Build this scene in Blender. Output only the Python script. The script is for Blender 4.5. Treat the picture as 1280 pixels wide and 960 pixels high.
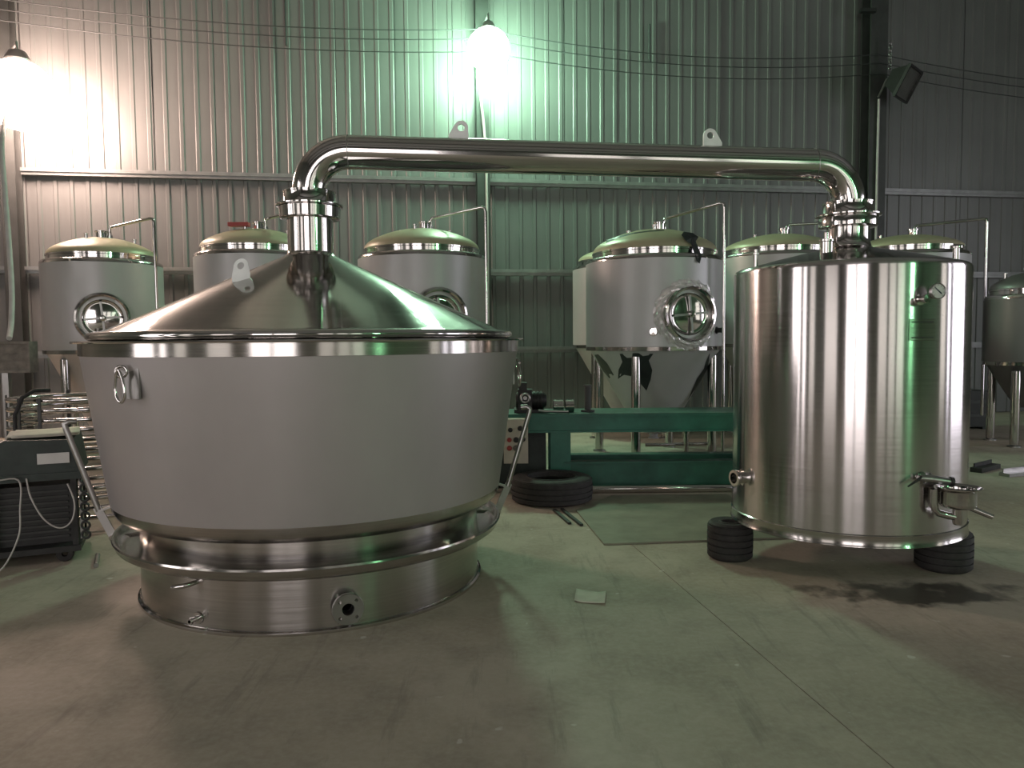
import bpy, math, random
from mathutils import Vector, Matrix
random.seed(7)
S = bpy.context.scene
for o in list(bpy.data.objects): bpy.data.objects.remove(o)
COL = S.collection

# ------------------------------------------------------------------ camera
EYE = Vector((0, 0, 1.5)); PITCH = .0575; ROLL = -.0087
cd = bpy.data.cameras.new('camera'); cam = bpy.data.objects.new('camera', cd); COL.objects.link(cam)
cd.sensor_width = 36; cd.lens = 950/1280*36; cd.clip_start = .05; cd.clip_end = 200
cr, sr, cp, sp = math.cos(ROLL), math.sin(ROLL), math.cos(PITCH), math.sin(PITCH)
fwd = Vector((0, cp, -sp))
right = Vector((cr, sp*sr, cp*sr)); up = Vector((-sr, sp*cr, cp*cr))
m = Matrix.Identity(4)
for i, v in enumerate((right, up, -fwd)):
    for k in range(3): m[k][i] = v[k]
m.translation = EYE
cam.matrix_world = m
S.camera = cam

# ------------------------------------------------------------------ world and exposure
w = bpy.data.worlds.new('world'); S.world = w; w.use_nodes = True
w.node_tree.nodes['Background'].inputs[0].default_value = (.5, .55, .6, 1)
w.node_tree.nodes['Background'].inputs[1].default_value = 0
S.view_settings.view_transform = 'Standard'; S.view_settings.look = 'None'
S.view_settings.gamma = 1; S.view_settings.use_curve_mapping = False
S.view_settings.exposure = 0.0
LAMP_GREEN = ((.55, 1.0, .66), 140)      # wall lamp on the centre column
LAMP_WARM = ((1.0, .72, .60), 88)       # wall lamp on the left column
LAMP_SIDE = ((.36, 1.0, .48), 46)      # lamp on the wall behind the camera
WIN_BACK = ((1.0, .91, .92), 4.0)       # daylight strips behind the camera
WIN_SIDE = ((.92, .88, 1.0), 4.0)

# ------------------------------------------------------------------ materials
def newmat(name):
    mt = bpy.data.materials.new(name); mt.use_nodes = True
    nt = mt.node_tree; return mt, nt, nt.nodes['Principled BSDF']
def noise(nt, scale, detail=4, rough=.55, vec=None, stretch=None):
    n = nt.nodes.new('ShaderNodeTexNoise'); n.inputs['Scale'].default_value = scale
    n.inputs['Detail'].default_value = detail; n.inputs['Roughness'].default_value = rough
    if vec is None:
        g = nt.nodes.new('ShaderNodeNewGeometry'); vec = g.outputs['Position']
    if stretch:
        mp = nt.nodes.new('ShaderNodeVectorMath'); mp.operation = 'MULTIPLY'
        nt.links.new(vec, mp.inputs[0]); mp.inputs[1].default_value = stretch; vec = mp.outputs[0]
    nt.links.new(vec, n.inputs['Vector']); return n.outputs['Fac']
def ramp(nt, fac, stops):
    r = nt.nodes.new('ShaderNodeValToRGB'); nt.links.new(fac, r.inputs[0])
    e = r.color_ramp.elements
    while len(e) < len(stops): e.new(.5)
    for i, (p, c) in enumerate(stops):
        e[i].position = p; e[i].color = (*c, 1) if len(c) == 3 else c
    return r.outputs[0]
def maprange(nt, fac, a, b, c, d):
    n = nt.nodes.new('ShaderNodeMapRange'); nt.links.new(fac, n.inputs[0])
    for i, v in enumerate((a, b, c, d)): n.inputs[i+1].default_value = v
    return n.outputs[0]
def mixc(nt, fac, a, b, mode='MIX'):
    n = nt.nodes.new('ShaderNodeMix'); n.data_type = 'RGBA'; n.blend_type = mode
    for s, v in ((n.inputs[0], fac), (n.inputs[6], a), (n.inputs[7], b)):
        if hasattr(v, 'node'): nt.links.new(v, s)
        elif isinstance(v, (int, float)): s.default_value = v
        else: s.default_value = (*v, 1)
    return n.outputs[2]
def bump(nt, fac, strength, dist=.01, bsdf=None):
    b = nt.nodes.new('ShaderNodeBump'); b.inputs['Strength'].default_value = strength
    b.inputs['Distance'].default_value = dist; nt.links.new(fac, b.inputs['Height'])
    nt.links.new(b.outputs[0], bsdf.inputs['Normal'])
def simple(name, col, rough=.5, metal=0., var=.12, scale=9, spec=.5):
    mt, nt, b = newmat(name)
    f = noise(nt, scale)
    lo = tuple(c*(1-var) for c in col); hi = tuple(min(1, c*(1+var)) for c in col)
    nt.links.new(ramp(nt, f, [(.3, lo), (.7, hi)]), b.inputs['Base Color'])
    nt.links.new(maprange(nt, noise(nt, scale*2.3), .3, .7, max(.03, rough-.06), min(1, rough+.06)), b.inputs['Roughness'])
    b.inputs['Metallic'].default_value = metal
    b.inputs['Specular IOR Level'].default_value = spec
    return mt
def steel(name, col, rough, aniso=0., rot=.25, var=.05, wav=0., brush=(2, 2, 160)):
    mt, nt, b = newmat(name)
    b.inputs['Metallic'].default_value = 1
    f = noise(nt, 1.0, 3, .5, stretch=brush)
    lo = tuple(c*(1-var) for c in col); hi = tuple(min(1, c*(1+var)) for c in col)
    nt.links.new(ramp(nt, f, [(.3, lo), (.7, hi)]), b.inputs['Base Color'])
    nt.links.new(maprange(nt, f, .25, .75, rough*.85, rough*1.15), b.inputs['Roughness'])
    if aniso:
        b.inputs['Anisotropic'].default_value = aniso; b.inputs['Anisotropic Rotation'].default_value = rot
        t = nt.nodes.new('ShaderNodeTangent'); t.direction_type = 'RADIAL'; t.axis = 'Z'
        nt.links.new(t.outputs[0], b.inputs['Tangent'])
    if wav: bump(nt, noise(nt, 2.2, 2), wav, .02, b)
    return mt
def emit(name, col, strength):
    mt, nt, b = newmat(name)
    b.inputs['Base Color'].default_value = (.8, .8, .8, 1)
    b.inputs['Emission Color'].default_value = (*col, 1); b.inputs['Emission Strength'].default_value = strength
    return mt
M = {}
M['polished'] = steel('polished_steel', (.62, .60, .585), .10, var=.04)
M['mirror'] = steel('mirror_steel', (.66, .64, .625), .07, var=.03)
M['lid'] = steel('lid_steel', (.50, .485, .465), .085, aniso=.6, rot=.25, var=.05, brush=(3, 3, 60))
M['brushed'] = steel('brushed_steel', (.64, .61, .60), .17, aniso=.95, rot=.25, var=.05, wav=.02)
M['basesteel'] = steel('rolled_steel', (.53, .51, .485), .19, aniso=.92, rot=.25, var=.08, wav=.08)
M['galv'] = steel('dull_steel', (.40, .395, .385), .34, var=.10, brush=(9, 9, 9))
M['lug'] = simple('sandblasted_steel', (.78, .78, .78), .5, .3, .1)
def film(name, col, rough, metal, streak=.10):
    mt, nt, b = newmat(name)
    f = noise(nt, 1.3, 4, .55); g = noise(nt, 1.0, 3, .5, stretch=(7, 7, .7))
    c = ramp(nt, f, [(.3, tuple(x*.93 for x in col)), (.7, tuple(x*1.06 for x in col))])
    c = mixc(nt, maprange(nt, g, .35, .75, 0, streak), c, tuple(x*.6 for x in col))
    nt.links.new(c, b.inputs['Base Color'])
    b.inputs['Roughness'].default_value = rough; b.inputs['Metallic'].default_value = metal
    bump(nt, noise(nt, 30, 3), .05, .004, b)
    return mt
M['potfilm'] = film('pot_protective_film', (.475, .445, .445), .40, .5)
M['tankfilm'] = film('tank_protective_film', (.50, .495, .50), .40, .2)
M['domefilm'] = film('yellowed_dome_film', (.43, .40, .27), .40, .15, .25)
M['clearfilm'] = simple('crumpled_clear_film', (.75, .72, .73), .22, .3, .25, 14)
M['blackfilm_patch'] = simple('torn_black_film_and_patch', (.018, .024, .024), .45, 0, .3)
M['darktank'] = film('dark_tank_film', (.17, .175, .17), .42, .4)
M['green'] = simple('green_machine_paint', (.030, .165, .115), .42, .0, .25, 5)
M['greendark'] = simple('dark_green_machine_paint', (.028, .125, .085), .5, .0, .25, 5)
M['rubber'] = simple('black_rubber', (.028, .027, .026), .75, 0, .3, 20)
M['black'] = simple('black_paint', (.018, .019, .018), .5, 0, .3)
M['column'] = simple('dark_column_paint', (.045, .047, .045), .55, 0, .2, 4)
M['columngreen'] = simple('grey_green_column_paint', (.12, .15, .135), .55, 0, .2, 4)
M['girt'] = simple('galvanised_girt', (.26, .265, .26), .38, .5, .15, 6)
M['dark'] = simple('dark_bore', (.006, .006, .006), .8, 0, .1)
M['paper'] = simple('paper', (.62, .60, .50), .8, 0, .08, 12)
M['white'] = simple('white_enamel', (.62, .62, .60), .4, 0, .06)
M['beige'] = simple('beige_enamel', (.50, .46, .38), .45, 0, .1)
M['wood'] = simple('weathered_board', (.17, .15, .13), .7, 0, .3, 12)
M['cable'] = simple('pale_cable', (.50, .48, .46), .5, 0, .1)
M['wire'] = simple('dark_wire', (.05, .055, .055), .6, 0, .1)
M['red'] = simple('red_plastic', (.35, .05, .045), .5, 0, .1)
M['weldgreen'] = simple('blackish_green_paint', (.022, .035, .030), .5, 0, .3)
M['sheetplate'] = simple('mill_scale_plate', (.24, .235, .175), .5, .1, .2, 3)
M['needle'] = simple('gauge_needle', (.01, .015, .05), .4, 0, 0)
M['glow_green'] = emit('lamp_glow_greenish', *LAMP_GREEN)
M['glow_warm'] = emit('lamp_glow_warm', *LAMP_WARM)
M['glow_side'] = emit('lamp_glow_side', *LAMP_SIDE)
M['day_back'] = emit('daylight_panel_back', *WIN_BACK)
M['day_side'] = emit('daylight_panel_side', *WIN_SIDE)
M['pane_dim'] = emit('dim_window_panel', (1.0, .90, .86), 1.1)  # unseen dim panes, guessed from the middling bands mirrored in the condenser

def wall_mat():
    mt, nt, b = newmat('ribbed_sheet_metal')
    f = noise(nt, .5, 4, .6); g = noise(nt, 1.0, 4, .6, stretch=(5, 5, .35))
    c = ramp(nt, f, [(.3, (.15, .153, .15)), (.7, (.19, .193, .188))])
    c = mixc(nt, maprange(nt, g, .45, .8, 0, .35), c, (.10, .10, .098))
    nt.links.new(c, b.inputs['Base Color'])
    b.inputs['Metallic'].default_value = .15; b.inputs['Roughness'].default_value = .45
    bump(nt, noise(nt, 3.0, 3, .5, stretch=(1, 1, .5)), .25, .03, b)
    return mt
M['sheet'] = wall_mat()
def floor_mat():
    mt, nt, b = newmat('worn_concrete')
    g = nt.nodes.new('ShaderNodeNewGeometry'); P = g.outputs['Position']
    big = noise(nt, .55, 5, .6, P); mid = noise(nt, 2.6, 6, .62, P); fine = noise(nt, 28, 5, .65, P)
    c = ramp(nt, big, [(.3, (.30, .260, .195)), (.5, (.42, .370, .290)), (.7, (.52, .465, .380))])
    c = mixc(nt, maprange(nt, mid, .45, .72, 0, .7), c, (.27, .24, .19))
    c = mixc(nt, maprange(nt, fine, .4, .8, 0, .4), c, (.56, .52, .45))
    # long scuffs
    sc = noise(nt, 1.0, 5, .7, P, stretch=(9, 1.1, 1))
    c = mixc(nt, maprange(nt, sc, .56, .72, 0, .55), c, (.20, .18, .145))
    # small pale chips
    chips = noise(nt, 11, 2, .4, P)
    c = mixc(nt, maprange(nt, chips, .735, .77, 0, .8), c, (.6, .58, .52))
    # oily wet patch under the outlet cup (a distorted ellipse on the ground)
    sub = nt.nodes.new('ShaderNodeVectorMath'); sub.operation = 'SUBTRACT'; nt.links.new(P, sub.inputs[0]); sub.inputs[1].default_value = (2.36, 4.38, 0)
    mul = nt.nodes.new('ShaderNodeVectorMath'); mul.operation = 'MULTIPLY'; nt.links.new(sub.outputs[0], mul.inputs[0]); mul.inputs[1].default_value = (1.75, 4.9, 0)
    ln = nt.nodes.new('ShaderNodeVectorMath'); ln.operation = 'LENGTH'; nt.links.new(mul.outputs[0], ln.inputs[0])
    ad = nt.nodes.new('ShaderNodeMath'); ad.operation = 'ADD'; nt.links.new(ln.outputs['Value'], ad.inputs[0])
    nz = noise(nt, 5.5, 4, .6, P); nt.links.new(maprange(nt, nz, .2, .8, -.9, .9), ad.inputs[1])
    wet = maprange(nt, ad.outputs[0], .55, 1.15, .85, 0)
    c = mixc(nt, wet, c, (.05, .047, .040))
    nt.links.new(c, b.inputs['Base Color'])
    r = maprange(nt, mid, .3, .7, .62, .82)
    mx = nt.nodes.new('ShaderNodeMix'); nt.links.new(wet, mx.inputs[0]); nt.links.new(r, mx.inputs[2]); mx.inputs[3].default_value = .22
    nt.links.new(mx.outputs[0], b.inputs['Roughness'])
    bump(nt, fine, .12, .006, b)
    return mt
M['floor'] = floor_mat()
M['roof'] = simple('dark_roof_sheet', (.26, .26, .255), .6, 0, .2, 1)
M['hall'] = simple('hall_wall_sheet', (.13, .13, .125), .5, .2, .2, .6)

# ------------------------------------------------------------------ mesh helpers
def basis(axis):
    a = Vector(axis).normalized()
    t = Vector((0, 0, 1)) if abs(a.z) < .95 else Vector((1, 0, 0))
    u = t.cross(a).normalized(); return u, a.cross(u).normalized(), a
class MB:
    def __init__(s): s.v = []; s.f = []
    def add(s, vs, fs):
        n = len(s.v); s.v += [Vector(q) for q in vs]; s.f += [tuple(i+n for i in q) for q in fs]; return s
    def box(s, lo, hi):
        x0, y0, z0 = lo; x1, y1, z1 = hi
        return s.add([(x0,y0,z0),(x1,y0,z0),(x1,y1,z0),(x0,y1,z0),(x0,y0,z1),(x1,y0,z1),(x1,y1,z1),(x0,y1,z1)],
                     [(0,3,2,1),(4,5,6,7),(0,1,5,4),(1,2,6,5),(2,3,7,6),(3,0,4,7)])
    def obox(s, c, ax, size, upv=(0, 0, 1)):      # box centred at c, first side along ax
        a = Vector(ax).normalized(); u = Vector(upv); b = u.cross(a).normalized(); u = a.cross(b)
        c = Vector(c); h = [q/2 for q in size]
        vs = [c + a*(sx*h[0]) + b*(sy*h[1]) + u*(sz*h[2]) for sz in (-1,1) for sx, sy in ((-1,-1),(1,-1),(1,1),(-1,1))]
        return s.add(vs, [(0,3,2,1),(4,5,6,7),(0,1,5,4),(1,2,6,5),(2,3,7,6),(3,0,4,7)])
    def lathe(s, prof, o=(0, 0, 0), axis=(0, 0, 1), seg=96, closed=False, a0=0, a1=None):
        u, v, a = basis(axis); o = Vector(o); n = len(prof); vs = []
        if abs(a.z) > .99: u, v = Vector((1, 0, 0)), Vector((0, 1, 0))*(1 if a.z > 0 else -1)
        full = a1 is None; k = seg if full else seg+1
        for j in range(k):
            t = 2*math.pi*j/seg if full else a0+(a1-a0)*j/seg
            d = u*math.cos(t)+v*math.sin(t)
            vs += [o + d*r + a*z for r, z in prof]
        fs = []
        for j in range(seg):
            p, q = j*n, ((j+1) % k)*n
            for i in range(n if closed else n-1):
                i2 = (i+1) % n
                fs.append((p+i, q+i, q+i2, p+i2))
        return s.add(vs, fs)
    def tube(s, pts, r, seg=12, cap=True):
        pts = [Vector(q) for q in pts]; n = len(pts); rs = r if isinstance(r, (list, tuple)) else [r]*n
        u = None; vs = []
        for i, p in enumerate(pts):
            t = (pts[min(i+1, n-1)] - pts[max(i-1, 0)]).normalized()
            if u is None: u, _, _ = basis(t)
            u = (u - t*u.dot(t)).normalized(); w_ = t.cross(u)
            vs += [p + (u*math.cos(2*math.pi*k/seg) + w_*math.sin(2*math.pi*k/seg))*rs[i] for k in range(seg)]
        fs = [(i*seg+k, i*seg+(k+1) % seg, (i+1)*seg+(k+1) % seg, (i+1)*seg+k) for i in range(n-1) for k in range(seg)]
        if cap: fs += [tuple(range(seg))[::-1], tuple((n-1)*seg+k for k in range(seg))]
        return s.add(vs, fs)
    def torus(s, c, axis, R, r, seg=48, k=10, sx=1, sy=1):
        u, v, a = basis(axis); c = Vector(c); vs = []
        for j in range(seg):
            t = 2*math.pi*j/seg; d = u*math.cos(t)*sx + v*math.sin(t)*sy; dn = d.normalized()
            vs += [c + d*R + (dn*math.cos(2*math.pi*i/k) + a*math.sin(2*math.pi*i/k))*r for i in range(k)]
        fs = [(j*k+i, ((j+1) % seg)*k+i, ((j+1) % seg)*k+(i+1) % k, j*k+(i+1) % k) for j in range(seg) for i in range(k)]
        return s.add(vs, fs)
    def prism(s, poly, o, ax, ay, th):            # polygon (x,y) in plane ax,ay, thickness th both sides
        ax, ay = Vector(ax).normalized(), Vector(ay).normalized(); nrm = ax.cross(ay); o = Vector(o); n = len(poly)
        vs = [o + ax*x + ay*y - nrm*th/2 for x, y in poly] + [o + ax*x + ay*y + nrm*th/2 for x, y in poly]
        fs = [tuple(range(n))[::-1], tuple(range(n, 2*n))] + [(i, (i+1) % n, n+(i+1) % n, n+i) for i in range(n)]
        return s.add(vs, fs)
    def ring_plate(s, outer, hole, o, ax, ay, th): # plate with a hole: two loops with the same count
        ax, ay = Vector(ax).normalized(), Vector(ay).normalized(); nrm = ax.cross(ay); o = Vector(o); n = len(outer)
        P = lambda q, t: o + ax*q[0] + ay*q[1] + nrm*t
        vs = [P(q, -th/2) for q in outer] + [P(q, -th/2) for q in hole] + [P(q, th/2) for q in outer] + [P(q, th/2) for q in hole]
        fs = []
        for i in range(n):
            j = (i+1) % n
            fs += [(i, n+i, n+j, j), (2*n+i, 2*n+j, 3*n+j, 3*n+i), (i, j, 2*n+j, 2*n+i), (n+i, 3*n+i, 3*n+j, n+j)]
        return s.add(vs, fs)
    def build(s, name, mat, parent=None, smooth=None, origin=None):
        base = parent['__o'] if parent is not None else (origin or (0, 0, 0))
        base = Vector(base)
        me = bpy.data.meshes.new(name); me.from_pydata([tuple(q-base) for q in s.v], [], s.f); me.update()
        me.materials.append(M[mat] if isinstance(mat, str) else mat)
        if smooth is not None:
            me.polygons.foreach_set('use_smooth', [True]*len(me.polygons)); me.set_sharp_from_angle(angle=math.radians(smooth))
        ob = bpy.data.objects.new(name, me); COL.objects.link(ob)
        if parent is not None: ob.parent = parent
        else: ob.location = base
        ob['__o'] = tuple(base)
        return ob
def tag(o, label=None, cat=None, group=None, kind=None):
    for k, v in (('label', label), ('category', cat), ('group', group), ('kind', kind)):
        if v: o[k] = v
    return o
def thing(name, loc, label, cat, group=None):
    o = bpy.data.objects.new(name, None); COL.objects.link(o); o.location = loc; o['__o'] = tuple(loc); o.empty_display_size = .1
    return tag(o, label, cat, group)
def cut(ob, cutter):
    # drill real holes: boolean with a throw-away cutter in the same local space
    me = bpy.data.meshes.new('cutter'); base = Vector(ob['__o']); me.from_pydata([tuple(q-base) for q in cutter.v], [], cutter.f); me.update()
    c = bpy.data.objects.new('cutter', me); COL.objects.link(c); c.matrix_world = Matrix.Translation(base)
    bpy.context.view_layer.update()
    md = ob.modifiers.new('drill', 'BOOLEAN'); md.operation = 'DIFFERENCE'; md.solver = 'EXACT'; md.object = c
    dg = bpy.context.evaluated_depsgraph_get(); new = bpy.data.meshes.new_from_object(ob.evaluated_get(dg))
    ob.modifiers.remove(md); ob.data = new; bpy.data.objects.remove(c)
    new.polygons.foreach_set('use_smooth', [True]*len(new.polygons)); new.set_sharp_from_angle(angle=math.radians(40))
def struct(o): o['kind'] = 'structure'; return o
def arc(c, r, a0, a1, n, ex, ez):
    c, ex, ez = Vector(c), Vector(ex), Vector(ez)
    return [c + ex*(r*math.cos(a0+(a1-a0)*i/n)) + ez*(r*math.sin(a0+(a1-a0)*i/n)) for i in range(n+1)]
def pol(c, r, deg, z): t = math.radians(deg); return Vector((c[0]+r*math.cos(t), c[1]+r*math.sin(t), z))
def rad(deg): t = math.radians(deg); return Vector((math.cos(t), math.sin(t), 0))
def tan(deg): t = math.radians(deg); return Vector((-math.sin(t), math.cos(t), 0))
PI = math.pi

# ------------------------------------------------------------------ the hall (its axes are turned 8.9 degrees to the view)
U = Vector((.988, .154, 0)).normalized(); N = Vector((-U.y, U.x, 0)); W0 = Vector((0, 13.5, 0))
def W(u, d, z): return W0 + U*u - N*d + Vector((0, 0, z))
UL, UR, DEPTH, HT = -11.76, 13.72, 25.0, 9.8

def floor():
    f = MB().add([W(UL, -.1, -.03), W(UR, -.1, -.03), W(UR, DEPTH, -.03), W(UL, DEPTH, -.03)], [(0, 3, 2, 1)]).build('floor', 'floor'); struct(f)
    us = [UL] + [-.38+6*k for k in (-2, -1, 0, 1, 2)] + [UR]; us = sorted(x for x in us if UL <= x <= UR)
    ds = [0, 4.6, 10.6+5.0, 21.0, DEPTH]
    g = .0025
    for i in range(len(us)-1):
        for j in range(len(ds)-1):
            a, b, c, d = us[i]+g, us[i+1]-g, ds[j]+g, ds[j+1]-g
            MB().add([W(a,c,-.03),W(b,c,-.03),W(b,d,-.03),W(a,d,-.03),W(a,c,0),W(b,c,0),W(b,d,0),W(a,d,0)],
                     [(4,7,6,5),(0,1,5,4),(1,2,6,5),(2,3,7,6),(3,0,4,7)]).build('slab', 'floor', f)
floor()

def rib_profile(width, n, h):
    p = width/n; out = [(0, 0)]
    for k in range(n):
        x = k*p
        out += [(x+p*.60, 0), (x+p*.66, h), (x+p*.86, h), (x+p*.92, 0)]
    out.append((width, 0)); return out
def back_wall():
    w = MB().add([W(UL, -.12, 0), W(UR, -.12, 0), W(UR, -.12, HT), W(UL, -.12, HT)], [(0, 1, 2, 3)]).build('wall_back', 'hall'); struct(w)
    SW = .98; profs = (rib_profile(SW, 4, .017), rib_profile(SW, 4, .011))
    meshes = {}
    k = int(round((UR-UL)/SW))
    for tier, (z0, z1, dd) in enumerate(((.0, 4.30, .0), (4.22, HT, .006))):
        zs = [z0, z1]; prof = profs[tier]
        mb = MB(); n = len(prof)
        vs = [U*(x+.0) - N*(y+dd) + Vector((0, 0, z)) for z in zs for x, y in prof]
        mb.add(vs, [(i, i+1, n+i+1, n+i) for i in range(n-1)])
        # the lapped edge of the sheet
        e = prof[-1][0]
        first = None
        for i in range(k):
            if first is None:
                ob = mb.build('panel', 'sheet', w); first = ob
            else:
                ob = first.copy(); COL.objects.link(ob); ob.parent = w
            ob.location = W(UL+i*SW+.004, -.04 + (.006 if i % 2 else 0), 0)
            ob.rotation_euler = (random.uniform(-.0012, .0012), random.uniform(-.0012, .0012), random.uniform(-.006, .006))
    return w
back_wall()
def girt(n, z, u0, u1, hgt=.085):
    mb = MB(); prof = [(0.03, 0), (.20, 0), (.20, hgt), (.03, hgt)]   # C section seen from the front
    prof = [(.0, 0), (.085, 0), (.085, .025), (.09, .025), (.09, -.006), (.09, hgt), (.085, hgt), (0, hgt)]
    P = [(.0, 0), (.09, 0), (.09, hgt), (.0, hgt)]
    vs = [W(u, d-.0, z-hgt/2+y) for u in (u0, u1) for d, y in P]
    mb.add(vs, [(0,1,5,4),(1,2,6,5),(2,3,7,6),(3,0,4,7),(0,3,2,1),(4,5,6,7)])
    # lip standing up at the front edge
    vs = [W(u, d, z-hgt/2+y) for u in (u0, u1) for d, y in ((.09, hgt*.6), (.115, hgt*.6), (.115, hgt+.025), (.09, hgt+.025))]
    mb.add(vs, [(0,1,5,4),(1,2,6,5),(2,3,7,6),(3,0,4,7),(0,3,2,1),(4,5,6,7)])
    struct(mb.build('trim_%d' % n, 'girt'))
COLS = (-7.97, -.50, 6.81)
n = 1
for z in (4.23, 2.675, 1.32):
    spans = ((UL, COLS[0]-.12), (COLS[0]+.12, COLS[1]-.12), (COLS[1]+.12, COLS[2]-.15), (COLS[2]+.15, UR))
    for a, b in spans:
        girt(n, z, a, b); n += 1
def column(n, u, mat, wd, dp):
    mb = MB()
    def slab(u0, u1, d0, d1):
        vs = [W(a, b, z) for z in (0, HT) for a, b in ((u0,d0),(u1,d0),(u1,d1),(u0,d1))]
        mb.add(vs, [(0,1,2,3),(4,7,6,5),(0,4,5,1),(1,5,6,2),(2,6,7,3),(3,7,4,0)])
    slab(u-wd/2, u+wd/2, .02, .035); slab(u-.006, u+.006, .035, dp); slab(u-wd/2, u+wd/2, dp, dp+.015)
    struct(mb.build('trim_%d' % n, mat))
column(n, COLS[0], 'column', .22, .24); column(n+1, COLS[1], 'column', .22, .24); column(n+2, COLS[2], 'column', .34, .30)

def hall_shell():
    # roof, side walls and the wall behind the camera: only seen in reflections
    r = MB().add([W(UL, -.1, HT), W(UR, -.1, HT), W(UR, DEPTH, HT), W(UL, DEPTH, HT)], [(0, 1, 2, 3)]).build('ceiling', 'roof'); struct(r)
    for i in range(5):
        d = 2.5+i*5
        vs = [W(u, dd, z) for u in (UL, UR) for dd, z in ((d-.1, HT-.5), (d+.1, HT-.5), (d+.1, HT-.02), (d-.1, HT-.02))]
        MB().add(vs, [(0,1,5,4),(1,2,6,5),(2,3,7,6),(3,0,4,7)]).build('rafter', 'column', r)
    def wallq(name, a, b, holes):
        # a, b: (u, d) corners on the floor; holes along the wall: list of (s0, s1, z0, z1)
        A, B = W(a[0], a[1], 0), W(b[0], b[1], 0); L = (B-A).length; t = (B-A)/L
        mb = MB(); cur = 0
        for s0, s1, z0, z1 in sorted(holes)+[(L, L, 0, 0)]:
            if s0 > cur: mb.add([A+t*cur, A+t*s0, A+t*s0+Vector((0,0,HT)), A+t*cur+Vector((0,0,HT))], [(0,1,2,3)])
            if s1 > s0:
                for q0, q1 in ((0, z0), (z1, HT)):
                    if q1 > q0: mb.add([A+t*s0+Vector((0,0,q0)), A+t*s1+Vector((0,0,q0)), A+t*s1+Vector((0,0,q1)), A+t*s0+Vector((0,0,q1))], [(0,1,2,3)])
            cur = s1
        struct(mb.build(name, 'hall')); return A, t
    def pane(k, A, t, hole, mat, bars):
        s0, s1, z0, z1 = hole; nn = Vector((-t.y, t.x, 0))
        f = MB()
        for q in (s0, s1):
            f.obox(A+t*q+Vector((0,0,(z0+z1)/2)), t, (.07, .12, z1-z0+.07))
        for q in (z0, z1):
            f.obox(A+t*(s0+s1)/2+Vector((0,0,q)), t, (s1-s0, .12, .07))
        fr = f.build('window_%d_offscreen' % k, 'girt'); struct(fr)
        for j in range(bars):
            za, zb = z0+(z1-z0)*j/bars+.03, z0+(z1-z0)*(j+1)/bars-.03
            MB().add([A+t*(s0+.03)+Vector((0,0,za)), A+t*(s1-.03)+Vector((0,0,za)), A+t*(s1-.03)+Vector((0,0,zb)), A+t*(s0+.03)+Vector((0,0,zb))], [(0,1,2,3)]).build('pane_offscreen', mat, fr)
    k = 1
    for name, a, b, holes in (
        ('wall_front', (UR, DEPTH), (UL, DEPTH), [(6.9, 9.0, .8, 6.0, 'pane_dim'), (9.4, 11.2, .8, 6.0, 'pane_dim'), (11.7, 13.9, .8, 6.0, 'pane_dim'), (16.9, 19.9, .3, 6.4, 'day_back'), (20.2, 23.2, .3, 6.4, 'day_back')]),
        ('wall_right', (UR, 0), (UR, DEPTH), [(7.2, 11.9, .2, 5.4, 'day_side'), (12.8, 13.6, .8, 5.4, 'day_side'), (14.4, 16.2, .8, 5.4, 'pane_dim')]),
        ('wall_left', (UL, DEPTH), (UL, 0), [(1.6, 6.4, .8, 5.6, 'pane_dim'), (9.4, 10.8, .8, 5.6, 'pane_dim'), (11.7, 12.4, .8, 5.6, 'day_back'), (13.0, 14.9, .8, 5.6, 'day_back')])):
        A, t = wallq(name, a, b, [h[:4] for h in holes])
        for h in holes: pane(k, A, t, h[:4], h[4], 4); k += 1
hall_shell()

# ------------------------------------------------------------------ lamps on the walls
def globe_lamp(pos, R, glow, wallpt, label, back, end=''):
    pos = Vector(pos); t = thing('wall_lamp'+end, pos, label, 'lamp', None)
    prof = [(.001, -R)] + [(R*math.sin(a), -R*math.cos(a)) for a in [PI*i/16 for i in range(1, 16)]] + [(.001, R)]
    MB().lathe(prof, pos, (0, 0, 1), 32).build('bulb'+end, glow, t, 60)
    MB().lathe([(.02, R*.90), (R*.34, R*.90), (R*.36, R*1.0), (R*.22, R*1.25), (.03, R*1.32)], pos, (0, 0, 1), 24).build('cap', 'galv', t, 40)
    MB().tube([pos+Vector((0, 0, R*1.28)), pos+Vector((0, 0, R*1.28+.12)), Vector((wallpt[0], wallpt[1], pos.z+R*1.28+.12))], .018, 8).build('bracket', 'galv', t, 40)
    return t
lc = W(-.47, .86, 6.20); globe_lamp(lc, .34, 'glow_green', W(-.5, .28, 0), 'lit greenish globe lamp fixed to the middle column', N)
ll = W(-7.43, 1.0, 5.15); globe_lamp(ll, .50, 'glow_warm', W(-7.9, .28, 0), 'lit warm white globe lamp at the end of the wall', N)
ls = W(8.2, DEPTH-2.4, 5.0); globe_lamp(ls, .50, 'glow_side', W(8.4, DEPTH-.02, 0), 'lit green globe lamp on the wall facing the tanks', N, '_offscreen')

# ------------------------------------------------------------------ the still
P = (-1.262, 4.836); C = (2.255, 5.134)

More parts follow.
